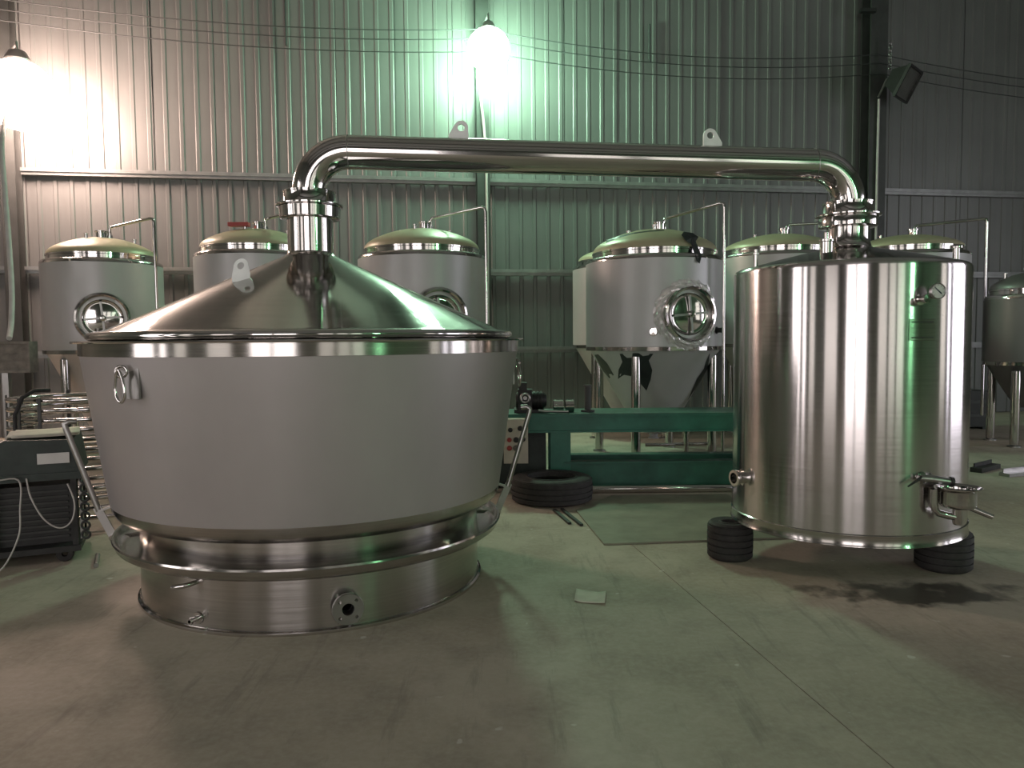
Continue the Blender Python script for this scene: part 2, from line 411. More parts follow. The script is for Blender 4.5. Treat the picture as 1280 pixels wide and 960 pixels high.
def lug_outline(wd, ht, r, n=24, slant=0):
    # plate outline around a hole at the top, wide foot at the bottom; returned as angle-matched loops
    cx, cy = 0, ht-r
    outer, hole = [], []
    for i in range(n):
        a = -PI/2 + 2*PI*i/n; d = (math.cos(a), math.sin(a))
        best = None
        # ray from the hole centre against the outline polygon
        poly = [(-wd/2, 0), (wd/2, 0)] + [(r*math.cos(q)+slant*0, cy+r*math.sin(q)) for q in [PI*j/12 for j in range(13)]]
        for k in range(len(poly)):
            x1, y1 = poly[k]; x2, y2 = poly[(k+1) % len(poly)]
            ex, ey = x2-x1, y2-y1; den = d[0]*ey-d[1]*ex
            if abs(den) < 1e-9: continue
            t = ((x1-cx)*ey-(y1-cy)*ex)/den; s = ((x1-cx)*d[1]-(y1-cy)*d[0])/den
            if t > 1e-6 and -1e-6 <= s <= 1+1e-6 and (best is None or t < best): best = t
        outer.append((cx+d[0]*best, cy+d[1]*best)); hole.append((cx+d[0]*r*.48, cy+d[1]*r*.48))
    return outer, hole

def still_base():
    t = thing('pedestal_drum', (P[0], P[1], 0), 'low round steel boiler drum with a water trough, standing on the floor', 'pedestal')  # base of the still, a round drum below the pot
    drum = MB().lathe([(1.028, .010), (1.028, .484), (1.016, .484), (1.016, .010)], (*P, 0), seg=144, closed=True).build('drum', 'basesteel', t, 40)
    MB().lathe([(1.028, .0), (1.046, .0), (1.050, .008), (1.048, .018), (1.036, .024), (1.028, .022)], (*P, 0), seg=144, closed=True).build('foot_ring', 'polished', t, 40)
    tr = MB().lathe([(1.028, .302), (1.09, .306), (1.130, .316), (1.158, .336), (1.168, .362), (1.176, .376), (1.172, .386), (1.160, .384), (1.152, .366), (1.136, .342), (1.10, .330), (1.028, .328)], (*P, 0), seg=144, closed=True).build('trough', 'basesteel', t, 50)
    # outlet flange
    a = -67.8; d = rad(a); o = pol(P, 1.028, a, .128)
    f = MB().lathe([(.030, -.005), (.042, -.005), (.042, .040), (.080, .042), (.082, .046), (.082, .060), (.080, .063), (.032, .063), (.030, .060)], o, d, 36, True).build('outlet_flange', 'galv', t, 40)
    cut(drum, MB().lathe([(.0005, -.06), (.030, -.06), (.030, .03), (.0005, .03)], o, d, 24, True))
    holes = MB()
    for k in range(4):
        q = 2*PI*(k+.5)/4; c = o + tan(a)*(.060*math.cos(q)) + Vector((0, 0, .060*math.sin(q)))
        holes.lathe([(.0003, .02), (.009, .02), (.009, .09), (.0003, .09)], c, d, 14, True)
    cut(f, holes)
    a = -112; b = pol(P, 1.02, a, .262)
    MB().tube([b, b+rad(a)*.05, b+rad(a)*.075+tan(a)*-.02+Vector((0,0,-.004)), b+rad(a)*.10+tan(a)*-.075+Vector((0,0,-.012))], .013, 12).build('overflow_tube', 'polished', t, 40)
    a = -111.7; b = pol(P, 1.02, a, .072); d = rad(a)
    MB().lathe([(.030, .008), (.032, .012), (.030, .016), (.014, .018), (.014, .055), (.017, .056), (.017, .072), (.009, .072), (.009, .03)], b, d, 20).build('drain_nozzle', 'mirror', t, 40)
still_base()

def still_pot():
    t = thing('still_pot', (P[0], P[1], .52), 'wide tapered grey steel pot sitting in the trough base', 'pot')
    MB().lathe([(1.174, .590), (1.176, .600), (1.296, 1.432)], (*P, 0), seg=144).build('body', 'potfilm', t, 30)
    MB().lathe([(.60, .495), (1.03, .492), (1.08, .494), (1.125, .505), (1.152, .528), (1.168, .560), (1.174, .590)], (*P, 0), seg=144).build('bottom_edge', 'basesteel', t, 50)
    MB().lathe([(1.296, 1.432), (1.303, 1.434), (1.303, 1.500), (1.290, 1.500)], (*P, 0), seg=144).build('rim_band', 'basesteel', t, 40)
    MB().lathe([(1.20, 1.500), (1.336, 1.500), (1.340, 1.506), (1.336, 1.513), (1.20, 1.513)], (*P, 0), seg=144, closed=True).build('rim_flange', 'polished', t, 40)
    # lifting hooks: a doubler plate, an eye and a snap hook
    def hook(a, z, tilt):
        R = 1.255; d = rad(a); o = pol(P, 1.288, a, z)
        hk = MB().obox(o+tan(a)*.02*tilt+Vector((0,0,-.02))-d*.006, tan(a), (.13, .008, .17)).build('hook_plate', 'galv', t)
        MB().torus(o+d*.030+Vector((0,0,.030)), tan(a)*.5+d*.85, .026, .008, 24, 8).build('eye', 'polished', hk, 60)
        # pear shaped snap hook hanging from the eye
        pts = []
        for i in range(29):
            q = 2*PI*i/28; wv = .034*math.sin(q)*(1-.35*math.cos(q)); pts.append(o + d*.045 + tan(a)*(wv+.012*tilt*(1-math.cos(q))*.5) + Vector((0, 0, -.040+.078*math.cos(q))))
        MB().tube(pts, .0075, 8, False).build('snap_hook', 'mirror', hk, 60)
    hook(-118.5, 1.335, 1); hook(11, 1.315, -1)
    # tilting levers on both sides
    for a, lean in ((-165, -1), (14.5, 1)):
        d = rad(a)
        top = pol(P, 1.43, a, 1.02); mid = pol(P, 1.265, a, .50); low = pol(P, 1.19, a, .335)
        up1 = mid+(top-mid)*.95
        sd = tan(a)*lean
        lv = MB().tube([mid, mid+(top-mid)*.5, up1, top+Vector((0,0,.008)), top-d*.022+sd*.01+Vector((0,0,.024)), top-d*.06+sd*.02+Vector((0,0,.020))], .017, 12).build('lever', 'galv', t, 50)
        ax = (mid-low).normalized()
        MB().obox((mid+low)/2, ax, ((mid-low).length+.05, .012, .045), d).build('lever_plate', 'galv', lv)
        MB().lathe([(.0005, -.03), (.018, -.03), (.018, .03), (.0005, .03)], low+d*.004, tan(a), 16).build('pivot_pin', 'polished', lv, 40)
        bk = pol(P, 1.15, a, .52)
        MB().obox((mid+pol(P, 1.14, a, .545))/2, (mid-pol(P, 1.14, a, .545)), (.13, .05, .012)).build('bracket', 'galv', lv)
        MB().tube([low, pol(P, 1.06, a+3*lean, .335)], .008, 8).build('link_rod', 'polished', lv, 40)
still_pot()

def still_lid():
    t = thing('conical_cover', (P[0], P[1], 1.514), 'polished conical steel cover with a short neck, closing the wide pot', 'cover')
    prof = [(1.235, 1.5135), (1.252, 1.516), (1.266, 1.528), (1.266, 1.545), (1.252, 1.560), (1.230, 1.564), (1.212, 1.560)]
    MB().lathe([(1.18, 1.5135)]+prof, (*P, 0), seg=144).build('rolled_edge', 'mirror', t, 60)
    cone = [(1.212, 1.560), (1.18, 1.572), (.9, 1.698), (.6, 1.836), (.3, 1.974), (.175, 2.030), (.150, 2.045), (.1405, 2.062)]
    MB().lathe(cone, (*P, 0), seg=160).build('cone', 'lid', t, 60)
    MB().lathe([(.1405, 2.062), (.1405, 2.300)], (*P, 0), seg=64).build('neck', 'polished', t, 40)
    MB().lathe([(.1405, 2.268), (.180, 2.270), (.186, 2.275), (.190, 2.338), (.187, 2.342), (.12, 2.342)], (*P, 0), seg=64).build('ferrule', 'polished', t, 40)
    a = -119; o = pol(P, .560, a, 1.850); outer, hole = lug_outline(.115, .125, .040)
    MB().ring_plate(outer, hole, o, (1, .25, .22), (0, 0, 1), .014).build('lifting_lug', 'lug', t)
still_lid()

def vapor_pipe():
    t = thing('vapor_pipe', (P[0], P[1], 2.343), 'long polished steel vapor pipe arching from the lid to the upright tank', 'pipe')
    r = .1055; B = .25
    a = Vector((P[0], P[1], 2.44)); b = Vector((C[0], C[1], 2.392))
    zl, zr = 2.69, 2.642
    d = Vector((b.x-a.x, b.y-a.y, 0)).normalized()
    p1 = [a-Vector((0,0,.02))] + arc(a+d*B, B, PI, PI/2, 18, d, (0,0,1))
    p2 = arc(b-d*B, B, PI/2, 0, 18, d, (0,0,1)) + [b-Vector((0,0,.02))]
    MB().tube(p1, r, 48, False).build('elbow', 'polished', t, 50)
    MB().tube(p2, r, 48, False).build('elbow', 'polished', t, 50)
    MB().tube([p1[-1], (p1[-1]+p2[0])/2, p2[0]], r, 48, False).build('straight_run', 'polished', t, 50)
    for q in (p1[-1], p2[0]):
        MB().torus(q, d, r, .003, 48, 6).build('weld_seam', 'galv', t, 60)
    for c, z, nm in ((P, 2.344, 0), (C, 2.300, 1)):
        MB().lathe([(.11, z), (.200, z), (.207, z+.004), (.207, z+.012), (.200, z+.016), (.164, z+.018), (.160, z+.024), (.160, z+.084), (.164, z+.086), (.164, z+.094), (.158, z+.097), (.104, z+.098)], (*c, 0), seg=64).build('end_flange', 'mirror', t, 35)
    # lifting lugs: plates with one sloping edge
    for x, flip in ((-.315, -1), (1.315, 1)):
        s = (x-p1[-1].x)/(p2[0].x-p1[-1].x); o = p1[-1]+(p2[0]-p1[-1])*s+Vector((0,0,r-.012)); n_ = 24; outer = []; hole = []
        poly = [(-.052*1, 0), (.092, 0)] + [(.045*math.cos(q)-.006, .078+.045*math.sin(q)) for q in [.45+(PI-.45)*j/10 for j in range(11)]]
        for i in range(n_):
            an = -PI/2+2*PI*i/n_; dx, dy = math.cos(an), math.sin(an); best = 9
            for k in range(len(poly)):
                (x1, y1), (x2, y2) = poly[k], poly[(k+1) % len(poly)]; ex, ey = x2-x1, y2-y1; den = dx*ey-dy*ex
                if abs(den) < 1e-9: continue
                tt = ((x1+.006)*ey-(y1-.078)*ex)/den; ss = ((x1+.006)*dy-(y1-.078)*dx)/den
                if tt > 1e-6 and -1e-6 <= ss <= 1+1e-6 and tt < best: best = tt
            outer.append(((-.006+dx*best)*flip, .078+dy*best)); hole.append(((-.006+dx*.022)*flip, .078+dy*.022))
        MB().ring_plate(outer, hole, o, d, (0, 0, 1), .014).build('lifting_lug', 'lug', t)
vapor_pipe()

def condenser():
    t = thing('condenser_tank', (C[0], C[1], .255), 'tall upright brushed steel condenser tank resting on small tyres', 'tank')
    MB().lathe([(.729, .325), (.729, .575)], (*C, 0), seg=144).build('lower_shell', 'brushed', t, 30)
    MB().lathe([(.729, .5755), (.729, 1.922), (.727, 1.936), (.720, 1.948), (.708, 1.957), (.690, 1.963)], (*C, 0), seg=144).build('shell', 'brushed', t, 50)
    MB().lathe([(.690, 1.963), (.5, 2.012), (.3, 2.058), (.165, 2.088)], (*C, 0), seg=120).build('dome', 'lid', t, 50)
    MB().lathe([(.60, .257), (.735, .255), (.740, .259), (.738, .266), (.7345, .272), (.7345, .318), (.737, .323), (.737, .329), (.729, .334)], (*C, 0), seg=144).build('base_band', 'basesteel', t, 40)
    MB().lathe([(.0005, .262), (.60, .258)], (*C, 0), seg=72).build('bottom', 'galv', t, 40)
    MB().lathe([(.170, 2.086), (.150, 2.098), (.140, 2.125), (.1345, 2.160), (.1345, 2.228), (.178, 2.230), (.184, 2.235), (.188, 2.294), (.185, 2.299), (.11, 2.299)], (*C, 0), seg=64).build('neck', 'polished', t, 40)
    # top fittings
    o = pol(C, .52, -150, 2.005)
    MB().lathe([(.040, -.02), (.040, .070), (.046, .074), (.046, .086), (.016, .092), (.014, .13), (.0005, .13)], o+Vector((.20, .0, .03)), (0, 0, 1), 24).build('vent_nozzle', 'mirror', t, 40)
    o = pol(C, .655, -171, 1.965)
    MB().lathe([(.014, -.01), (.014, .080), (.024, .082), (.024, .092), (.014, .095), (.014, .115), (.0005, .117)], o, (0, 0, 1), 20).build('vent_stub', 'polished', t, 40)
    o = pol(C, .64, -20, 1.965)
    MB().lathe([(.020, -.01), (.020, .098), (.036, .100), (.037, .112), (.034, .120), (.0005, .122)], o, (0, 0, 1), 24).build('vent_stub', 'polished', t, 40)
    o = Vector((C[0]+.165, C[1]+.13, 2.06))
    MB().tube([o, o+Vector((0,0,.10))]+arc(o+Vector((-.04,0,.10)), .04, 0, PI/2, 6, (1,0,0), (0,0,1))+[o+Vector((-.08,0,.14))], .022, 14).build('return_bend', 'polished', t, 50)
    # gauge
    a = -81.5; o = pol(C, .722, a, 1.716); d = rad(a)
    g = MB().lathe([(.034, 0), (.034, .014), (.018, .016), (.018, .055), (.026, .057), (.026, .075), (.0005, .077)], o, d, 20).build('gauge', 'polished', t, 40)
    e = o+d*.060+Vector((.045, -.01, .030)); fd = Vector((.12, -1, .06)).normalized()
    MB().tube([o+d*.055, o+d*.060+Vector((.02, 0, .012)), e-fd*.0], .012, 10).build('stem', 'galv', g, 50)
    e = e+Vector((.012, 0, .012))
    MB().lathe([(.0005, -.022), (.040, -.022), (.044, -.016), (.046, .012), (.043, .014), (.040, .010)], e, fd, 36).build('casing', 'galv', g, 40)
    MB().lathe([(.0005, .008), (.041, .008)], e, fd, 36).build('dial', 'white', g)
    u_ = Vector((1, .12, 0)).normalized(); v_ = fd.cross(u_)*-1
    if v_.z < 0: v_ = -v_
    MB().prism([(.016, -.018), (.022, -.012), (-.022, .024), (-.025, .022)], e+fd*.0095, u_, v_, .001).build('needle', 'needle', g)
    for k in range(9):
        q = math.radians(225-270*k/8); MB().obox(e+fd*.0088+u_*(.034*math.cos(q))+v_*(.034*math.sin(q)), u_*math.cos(q)+v_*math.sin(q), (.007, .0018, .001), fd).build('tick', 'needle', g)
    # name plate following the shell
    a0, a1 = math.radians(-86.6), math.radians(-73.2)
    npf = MB().lathe([(.7295, 1.478), (.7325, 1.480), (.7325, 1.600), (.7295, 1.602)], (*C, 0), seg=16, a0=a0, a1=a1).build('name_plate', 'basesteel', t, 30)
    for z in (1.585, 1.495):
        MB().lathe([(.7327, z-.003), (.7335, z), (.7327, z+.003)], (*C, 0), seg=16, a0=a0+.02, a1=a1-.02).build('plate_line', 'black', npf, 30)
    # left inspection nozzle
    a = -171; o = pol(C, .722, a, .575); d = rad(a)
    MB().lathe([(.058, 0), (.058, .006), (.040, .008), (.040, .055), (.054, .058), (.056, .064), (.056, .080), (.052, .084), (.036, .084), (.034, .02)], o, (rad(-160)), 28).build('side_nozzle', 'mirror', t, 40)
    # outlet cock above the collecting cup
    a = -79; o = pol(C, .722, a, .675); d = rad(a)
    v = MB().lathe([(.036, 0), (.036, .008), (.022, .010), (.022, .055), (.0005, .057)], o, d, 20).build('outlet_cock', 'polished', t, 40)
    j = o+d*.045
    MB().tube([j+Vector((-.045, 0, .004)), j+Vector((.02, 0, .0)), j+Vector((.085, -.005, -.010)), j+Vector((.14, -.01, -.018))], [.017, .024, .024, .020], 14).build('cock_body', 'galv', v, 40)
    MB().tube([j+Vector((.135, -.01, -.017)), j+Vector((.150, -.01, -.020))], .030, 16).build('cock_collar', 'black', v, 40)
    MB().tube([j+Vector((-.03, -.01, .012)), j+Vector((-.06, -.02, -.006)), j+Vector((-.115, -.025, -.04))], [.008, .008, .005], 8).build('cock_handle', 'black', v, 50)
    # collecting cup with its pipes
    q = Vector((2.590, 4.375, 0))
    cu = MB().lathe([(.0005, .497), (.05, .499), (.085, .508), (.098, .520), (.100, .535), (.100, .600), (.104, .610), (.122, .620), (.124, .626), (.118, .628), (.098, .616), (.093, .600), (.093, .530), (.05, .506), (.0005, .504)], q, (0, 0, 1), 40).build('collecting_cup', 'polished', t, 40)
    MB().lathe([(.030, .500), (.028, .490), (.028, .415), (.024, .405), (.0005, .403)], q, (0, 0, 1), 20).build('sump', 'polished', cu, 40)
    MB().tube([q+Vector((-.135, .01, .612)), q+Vector((-.135, .01, .53)), q+Vector((-.130, .008, .495)), q+Vector((-.110, .006, .472)), q+Vector((-.06, .003, .458)), q+Vector((-.01, 0, .448))], .021, 14).build('feed_pipe', 'polished', cu, 50)
    sp_ = MB().tube([q+Vector((.04, 0, .515)), q+Vector((.10, -.02, .490)), q+Vector((.175, -.045, .458))], .016, 14, False).build('spout', 'mirror', cu, 40)
    MB().tube([q+Vector((-.12, .02, .625)), pol(C, .70, -66, .625)], .012, 8).build('cup_bracket', 'galv', cu, 40)
condenser()

# ------------------------------------------------------------------ tyres
def tyre(name, c, R, h, label, bulge=.03, hole=.55, grooves=4, group=None):
    t = thing(name, (c[0], c[1], 0), label, 'tyre', group)
    prof = [(R*hole, .012), (R*.85, .0), (R*.97, h*.06)]
    for k in range(grooves):
        z0 = h*(.08+.84*k/grooves); z1 = h*(.08+.84*(k+1)/grooves); b0 = R*(1+bulge*math.sin(PI*(k+.5)/grooves))
        prof += [(b0, z0+.004), (b0, z1-h*.03), (b0-.010, z1-h*.026), (b0-.010, z1)]
    prof += [(R*.97, h*.94), (R*.85, h), (R*hole, h-.012), (R*(hole-.06), h*.8), (R*(hole+.12), h*.5), (R*(hole-.06), h*.2)]
    MB().lathe(prof, (*c, 0), seg=56, closed=True).build('casing', 'rubber', t, 35)
    MB().torus((c[0], c[1], h-.012), (0, 0, 1), R*hole+.012, .012, 40, 8).build('bead', 'rubber', t, 60)
    return t
tyre('tyre', (1.485, 5.14), .150, .254, 'small ribbed black tyre under the condenser tank on the bench side', .02, .35, 5)
tyre('tyre', (2.79, 4.86), .168, .254, 'small ribbed black tyre under the condenser tank below the collecting cup', .02, .35, 5)
tyre('tyre', (.365, 7.06), .372, .235, 'large worn tyre lying flat before the green bench', .03, .60, 4)

# ------------------------------------------------------------------ fermentation tanks along the wall
def ferm(label, c, R, z0, zs, za, rot, manway=None, cip=None, shell='tankfilm', dome='domefilm', legs=True, seg=72, cone=True, zc=.33, extras=()):
    t = thing('fermentation_tank', (c[0], c[1], 0), label, 'tank', None)
    MB().lathe([(R, z0), (R, zs-.06)], (*c, 0), seg=seg).build('shell', shell, t, 30)
    MB().lathe([(R, zs-.06), (R-.004, zs-.025), (R-.022, zs-.006), (R-.055, zs), (R*.90, zs+.004)], (*c, 0), seg=seg).build('shoulder', 'polished', t, 60)
    k = za-zs-.08; rd = R*.90
    MB().lathe([(rd, zs), (rd, zs+.05), (rd+.008, zs+.055), (rd+.008, zs+.075), (rd, zs+.08)], (*c, 0), seg=seg).build('dome_ring', 'polished', t, 40)
    MB().lathe([(rd*f, zs+.08+k*g) for f, g in ((1, 0), (.993, .09), (.97, .20), (.93, .31), (.86, .43), (.76, .56), (.64, .69), (.5, .81), (.35, .91), (.2, .97), (.08, .995), (.002, 1))], (*c, 0), seg=seg).build('dome', dome, t, 60)
    MB().lathe([(R-.03, z0-.055), (R+.004, z0-.05), (R+.006, z0-.004), (R, z0)], (*c, 0), seg=seg).build('lower_band', 'polished', t, 40)
    if cone:
        MB().lathe([(R-.03, z0-.05), (R-.06, z0-.07), (.22, zc), (.17, zc-.035), (.06, zc-.05), (.05, zc-.10), (.07, zc-.105), (.07, zc-.12), (.0005, zc-.12)], (*c, 0), seg=seg).build('cone', shell, t, 35)
    if legs:
        for j in range(4):
            a = rot+90*j; p = pol(c, R*.86, a, 0)
            lg = MB().lathe([(.057, .03), (.057, z0-.12)], p, (0, 0, 1), 20).build('leg', 'polished', t, 40)
            MB().lathe([(.0005, .0), (.085, .0), (.085, .018), (.03, .022), (.03, .035), (.057, .036)], p, (0, 0, 1), 20).build('foot', 'galv', lg, 40)
    # top nozzle and small fittings
    MB().lathe([(.07, za-.02), (.07, za+.055), (.085, za+.058), (.085, za+.075), (.0005, za+.077)], (c[0]+.05, c[1]-.10, 0), (0, 0, 1), 24).build('top_nozzle', 'mirror', t, 40)
    for q, rr in ((150, .35), (30, .4), (-100, .30)):
        h = zs+.08+k*(1-(rr/rd)**2)**.5*.92
        MB().lathe([(.022, h-.03), (.022, h+.05), (.032, h+.052), (.032, h+.064), (.0005, h+.066)], pol(c, rr, q, 0), (0, 0, 1), 12).build('fitting', 'polished', t, 40)
    if manway:
        a, z, rm = manway; d = rad(a); o = pol(c, R-.035, a, z)
        mw = MB().lathe([(rm, .0), (rm*1.0, .055), (rm*.97, .085), (rm*.90, .092), (rm*.84, .080), (rm*.82, .0)], o, d, 48).build('manway', 'polished', t, 40)
        MB().lathe([(.0005, .02), (rm*.83, .02)], o, d, 40).build('recess', 'galv', mw)
        MB().lathe([(.0005, .052), (rm*.30, .050), (rm*.56, .038), (rm*.64, .034), (rm*.70, .046), (rm*.73, .036), (rm*.73, .02)], o, d, 48).build('door', 'mirror', mw, 40)
        for q in (0, 90, 180, 270):
            dd = tan(a)*math.cos(math.radians(q+5)) + Vector((0,0,1))*math.sin(math.radians(q+5))
            MB().obox(o+d*.075+dd*rm*.33, dd, (rm*.62, .026, .022), d).build('arm', 'galv', mw)
        MB().lathe([(.04, .05), (.04, .10), (.025, .105), (.025, .14), (.0005, .142)], o, d, 16).build('hand_knob', 'polished', mw, 40)
    if cip:
        pts, r_ = cip
        cp_ = MB().tube(pts, r_, 10).build('spray_pipe', 'polished', t, 50)
        MB().lathe([(.034, 0), (.034, .05), (.0005, .052)], pts[0], (0, 0, 1), 12).build('union', 'polished', cp_, 40)
    return t
def cip_path(c, za, dx, dy, rise, zend, slope0=.14):
    o = Vector((c[0]+.12, c[1]-.02, za-.02)); e = o+Vector((dx, dy, .16+rise))
    return [o, o+Vector((0,0,.13)), o+Vector((.02,0,.16)), o+Vector((.06,0,.165)), e-Vector((.05,0,.008)), e-Vector((.012,0,.014)), e-Vector((0,0,.06)), Vector((e.x, e.y, zend))]
A_ = (-5.62, 10.55)
ferm('grey fermentation tank with yellowed dome beside the stacked coil', A_, .755, 1.42, 2.62, 2.955, 70, (-64, 1.83, .335), (cip_path(A_, 2.955, .82, -.45, .05, .30), .020))
B_ = (-3.37, 10.2)
tB = ferm('grey fermentation tank with a red tag on its yellowed dome', B_, .80, 1.42, 2.66, 3.0, 60, (-75, 1.80, .34), (cip_path(B_, 3.0, .75, -.45, .05, .30), .020))
MB().obox((B_[0]-.13, B_[1]-.3, 3.02), (1, 0, 0), (.26, .10, .05)).build('red_tag', 'red', tB)
C_ = (-1.17, 10.1)
ferm('grey fermentation tank with a film-draped dome before the middle column', C_, .835, 1.42, 2.615, 2.97, 60, (-70, 1.80, .36), (cip_path(C_, 2.97, .74, -.52, .05, .30), .020))
D_ = (1.84, 9.85)
tD = ferm('grey fermentation tank with an open view of manway, cone and legs above green bench', D_, .872, 1.41, 2.52, 2.90, -117, (-72.5, 1.79, .345), (cip_path(D_, 2.90, .58, -.7, .07, .12), .019))
# torn film on that tank: crumpled collar round the manway, black shreds on the dome; plus plain black patches on the cone
def tank_film(t, c, R):
    a = -72.5; d = rad(a); o = pol(c, R-.005, a, 1.79); mb = MB(); vs = []; fs = []; n_ = 60; k = 7
    for j in range(n_):
        q = 2*PI*j/n_; e = tan(a)*math.cos(q)+Vector((0,0,1))*math.sin(q)
        bend = -.5*(.40*math.cos(q))**2/R
        for i in range(k):
            r_ = .325+.095*i/(k-1)+random.uniform(-.006, .006)+(random.uniform(-.012, .018) if i == k-1 else 0)
            vs.append(o+e*r_+d*(.085*(1-(i/(k-1))**1.5)+random.uniform(-.010, .014)+bend))
    for j in range(n_):
        for i in range(k-1):
            fs.append((j*k+i, ((j+1) % n_)*k+i, ((j+1) % n_)*k+i+1, j*k+i+1))
    mb.add(vs, fs).build('crumpled_film', 'clearfilm', t)
    # patches on the cone, given as (angle, height) outlines
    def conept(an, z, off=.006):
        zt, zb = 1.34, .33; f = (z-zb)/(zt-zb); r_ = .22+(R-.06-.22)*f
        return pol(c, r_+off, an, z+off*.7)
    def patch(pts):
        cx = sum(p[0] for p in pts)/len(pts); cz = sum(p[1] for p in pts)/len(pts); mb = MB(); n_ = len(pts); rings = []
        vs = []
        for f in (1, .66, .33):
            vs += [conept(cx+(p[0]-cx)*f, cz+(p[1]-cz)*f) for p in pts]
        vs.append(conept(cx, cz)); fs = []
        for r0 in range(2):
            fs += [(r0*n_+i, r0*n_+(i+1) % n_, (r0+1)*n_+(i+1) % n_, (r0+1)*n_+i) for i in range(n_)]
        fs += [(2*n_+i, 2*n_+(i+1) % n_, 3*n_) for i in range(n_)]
        mb.add(vs, fs).build('dark_patch', 'blackfilm_patch', t)
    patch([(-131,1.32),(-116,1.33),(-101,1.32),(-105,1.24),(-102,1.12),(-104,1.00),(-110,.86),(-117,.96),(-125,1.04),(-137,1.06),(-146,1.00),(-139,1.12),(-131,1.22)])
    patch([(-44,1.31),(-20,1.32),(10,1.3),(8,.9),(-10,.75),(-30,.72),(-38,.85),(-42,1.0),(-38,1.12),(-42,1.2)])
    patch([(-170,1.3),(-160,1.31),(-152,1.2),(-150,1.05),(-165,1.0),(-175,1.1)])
    # black shreds on the shoulder of the dome
    def domept(an, s, off=.01):
        # s: 0 at the shell top, rising over the ring to the dome
        rd = R*.90; q = min(1, max(0, s))*.9
        return pol(c, (R+off if s < 0 else rd*math.cos(q)+off), an, (2.52+s*.3) if s < 0 else 2.60+.30*math.sin(q)**.85+off)
    sh = [(-71,.55),(-62,.50),(-58,.30),(-63,.10),(-62,-.15),(-64,-.45),(-67,-.35),(-68,0),(-73,.1),(-76,.35)]
    mb = MB(); ctr = domept(-67, .2, .03); mb.add([domept(x, y, .02) for x, y in sh]+[ctr], [(i, (i+1) % len(sh), len(sh)) for i in range(len(sh))]); mb.build('film_shred', 'blackfilm_patch', t)
    for rim in ([(-150,.35),(-135,.5),(-120,.62),(-105,.70),(-90,.72),(-90,.64),(-106,.60),(-121,.52),(-136,.36),(-149,.20)],):
        mb = MB(); n_ = len(rim)//2; mb.add([domept(x, y, .012) for x, y in rim], [(i, i+1, len(rim)-2-i, len(rim)-1-i) for i in range(n_-1)]); mb.build('film_shred', 'blackfilm_patch', t)
    # thermowell and sample valve
    for an, z, r_ in ((-101, 1.585, .035), (-41, 1.60, .030)):
        d = rad(an); o = pol(c, R-.004, an, z)
        MB().lathe([(r_*1.5, 0), (r_*1.5, .008), (r_, .01), (r_, .07), (r_*1.2, .072), (r_*1.2, .09), (.0005, .092)], o, d, 16).build('sample_port', 'mirror' if an < -90 else 'black', t, 40)
    ov = MB().tube([(c[0]-.16, c[1]-.28, .16), (c[0]+.3, c[1]-.28, .165), (c[0]+.62, c[1]-.28, .17)], .022, 12).build('outlet_pipe', 'polished', t, 40)
    MB().lathe([(.03, .06), (.03, .16), (.045, .162), (.045, .19), (.03, .192), (.03, .30), (.045, .302), (.045, .33), (.0005, .332)], (c[0]+.36, c[1]-.28, 0), (0, 0, 1), 16).build('outlet_valve', 'polished', ov, 40)
    MB().torus((c[0]+.05, c[1]-.35, .80), (0.3, 1, 0), .05, .014, 20, 8).build('cone_handle', 'black', t, 60)
tank_film(tD, D_, .872)
E_ = (1.83, 12.0)
ferm('fermentation tank standing right behind the one over the green bench', E_, .86, 1.42, 2.64, 2.96, 40, None, None, 'tankfilm')
F_ = (4.05, 11.6)
ferm('fermentation tank behind the condenser tank with only its dome showing, bench side', F_, .90, 1.42, 2.74, 3.06, 45, None, (cip_path(F_, 3.06, .9, -.1, .03, .30), .020))
G_ = (5.98, 11.6)
ferm('fermentation tank behind the condenser tank with its spray pipe reaching past the gauge side', G_, .86, 1.42, 2.74, 3.03, 45, None, (cip_path(G_, 3.03, 1.02, -.1, .09, .30), .024))
H_ = (7.20, 10.5)
tH = ferm('small dark closed tank on legs at the far end of the row', H_, .60, 1.15, 2.06, 2.38, 35, None, None, 'darktank', 'darktank', zc=.55)
MB().torus((H_[0]-.2, H_[1]-.15, 2.40), (0, 1, 0), .05, .014, 20, 8).build('lifting_eye', 'galv', tH, 60)

# ------------------------------------------------------------------ green machine bench
def bench():
    t = thing('machine_bench', (1.3, 7.75, 0), 'green painted steel machine bench behind the tyre and tank', 'bench')
    def ibeam(name, x0, x1, y, z0, z1, fl, mat):
        mb = MB(); tk = .018
        mb.box((x0, y, z0), (x1, y+fl, z0+tk)).box((x0, y, z1-tk), (x1, y+fl, z1)).box((x0, y+.035, z0+tk), (x1, y+.05, z1-tk))
        return mb.build(name, mat, t)
    ibeam('top_beam', -.45, 2.95, 7.50, .58, .755, .12, 'green')
    ibeam('top_beam', -.45, 2.95, 7.98, .58, .755, .12, 'green')
    MB().box((-.45, 7.50, .756), (2.95, 8.10, .766)).build('table_top', 'greendark', t)
    ibeam('lower_beam', .52, 2.95, 7.50, .02, .285, .14, 'greendark')
    ibeam('lower_beam', .52, 2.95, 7.98, .02, .285, .14, 'greendark')
    for x in (.38, 2.45):
        for y in (7.53, 8.0):
            MB().box((x, y, 0), (x+.2, y+.012, .58)).box((x+.09, y+.012, 0), (x+.11, y+.08, .58)).box((x, y+.08, 0), (x+.2, y+.092, .58)).build('post', 'green', t)
    for x in (.55, 2.6):
        MB().box((x, 7.64, .1), (x+.1, 7.98, .22)).build('cross_tie', 'greendark', t)
    for x in (-.40,):
        for y in (7.53, 8.0): MB().box((x, y, 0), (x+.12, y+.08, .58)).build('post', 'greendark', t)
bench()
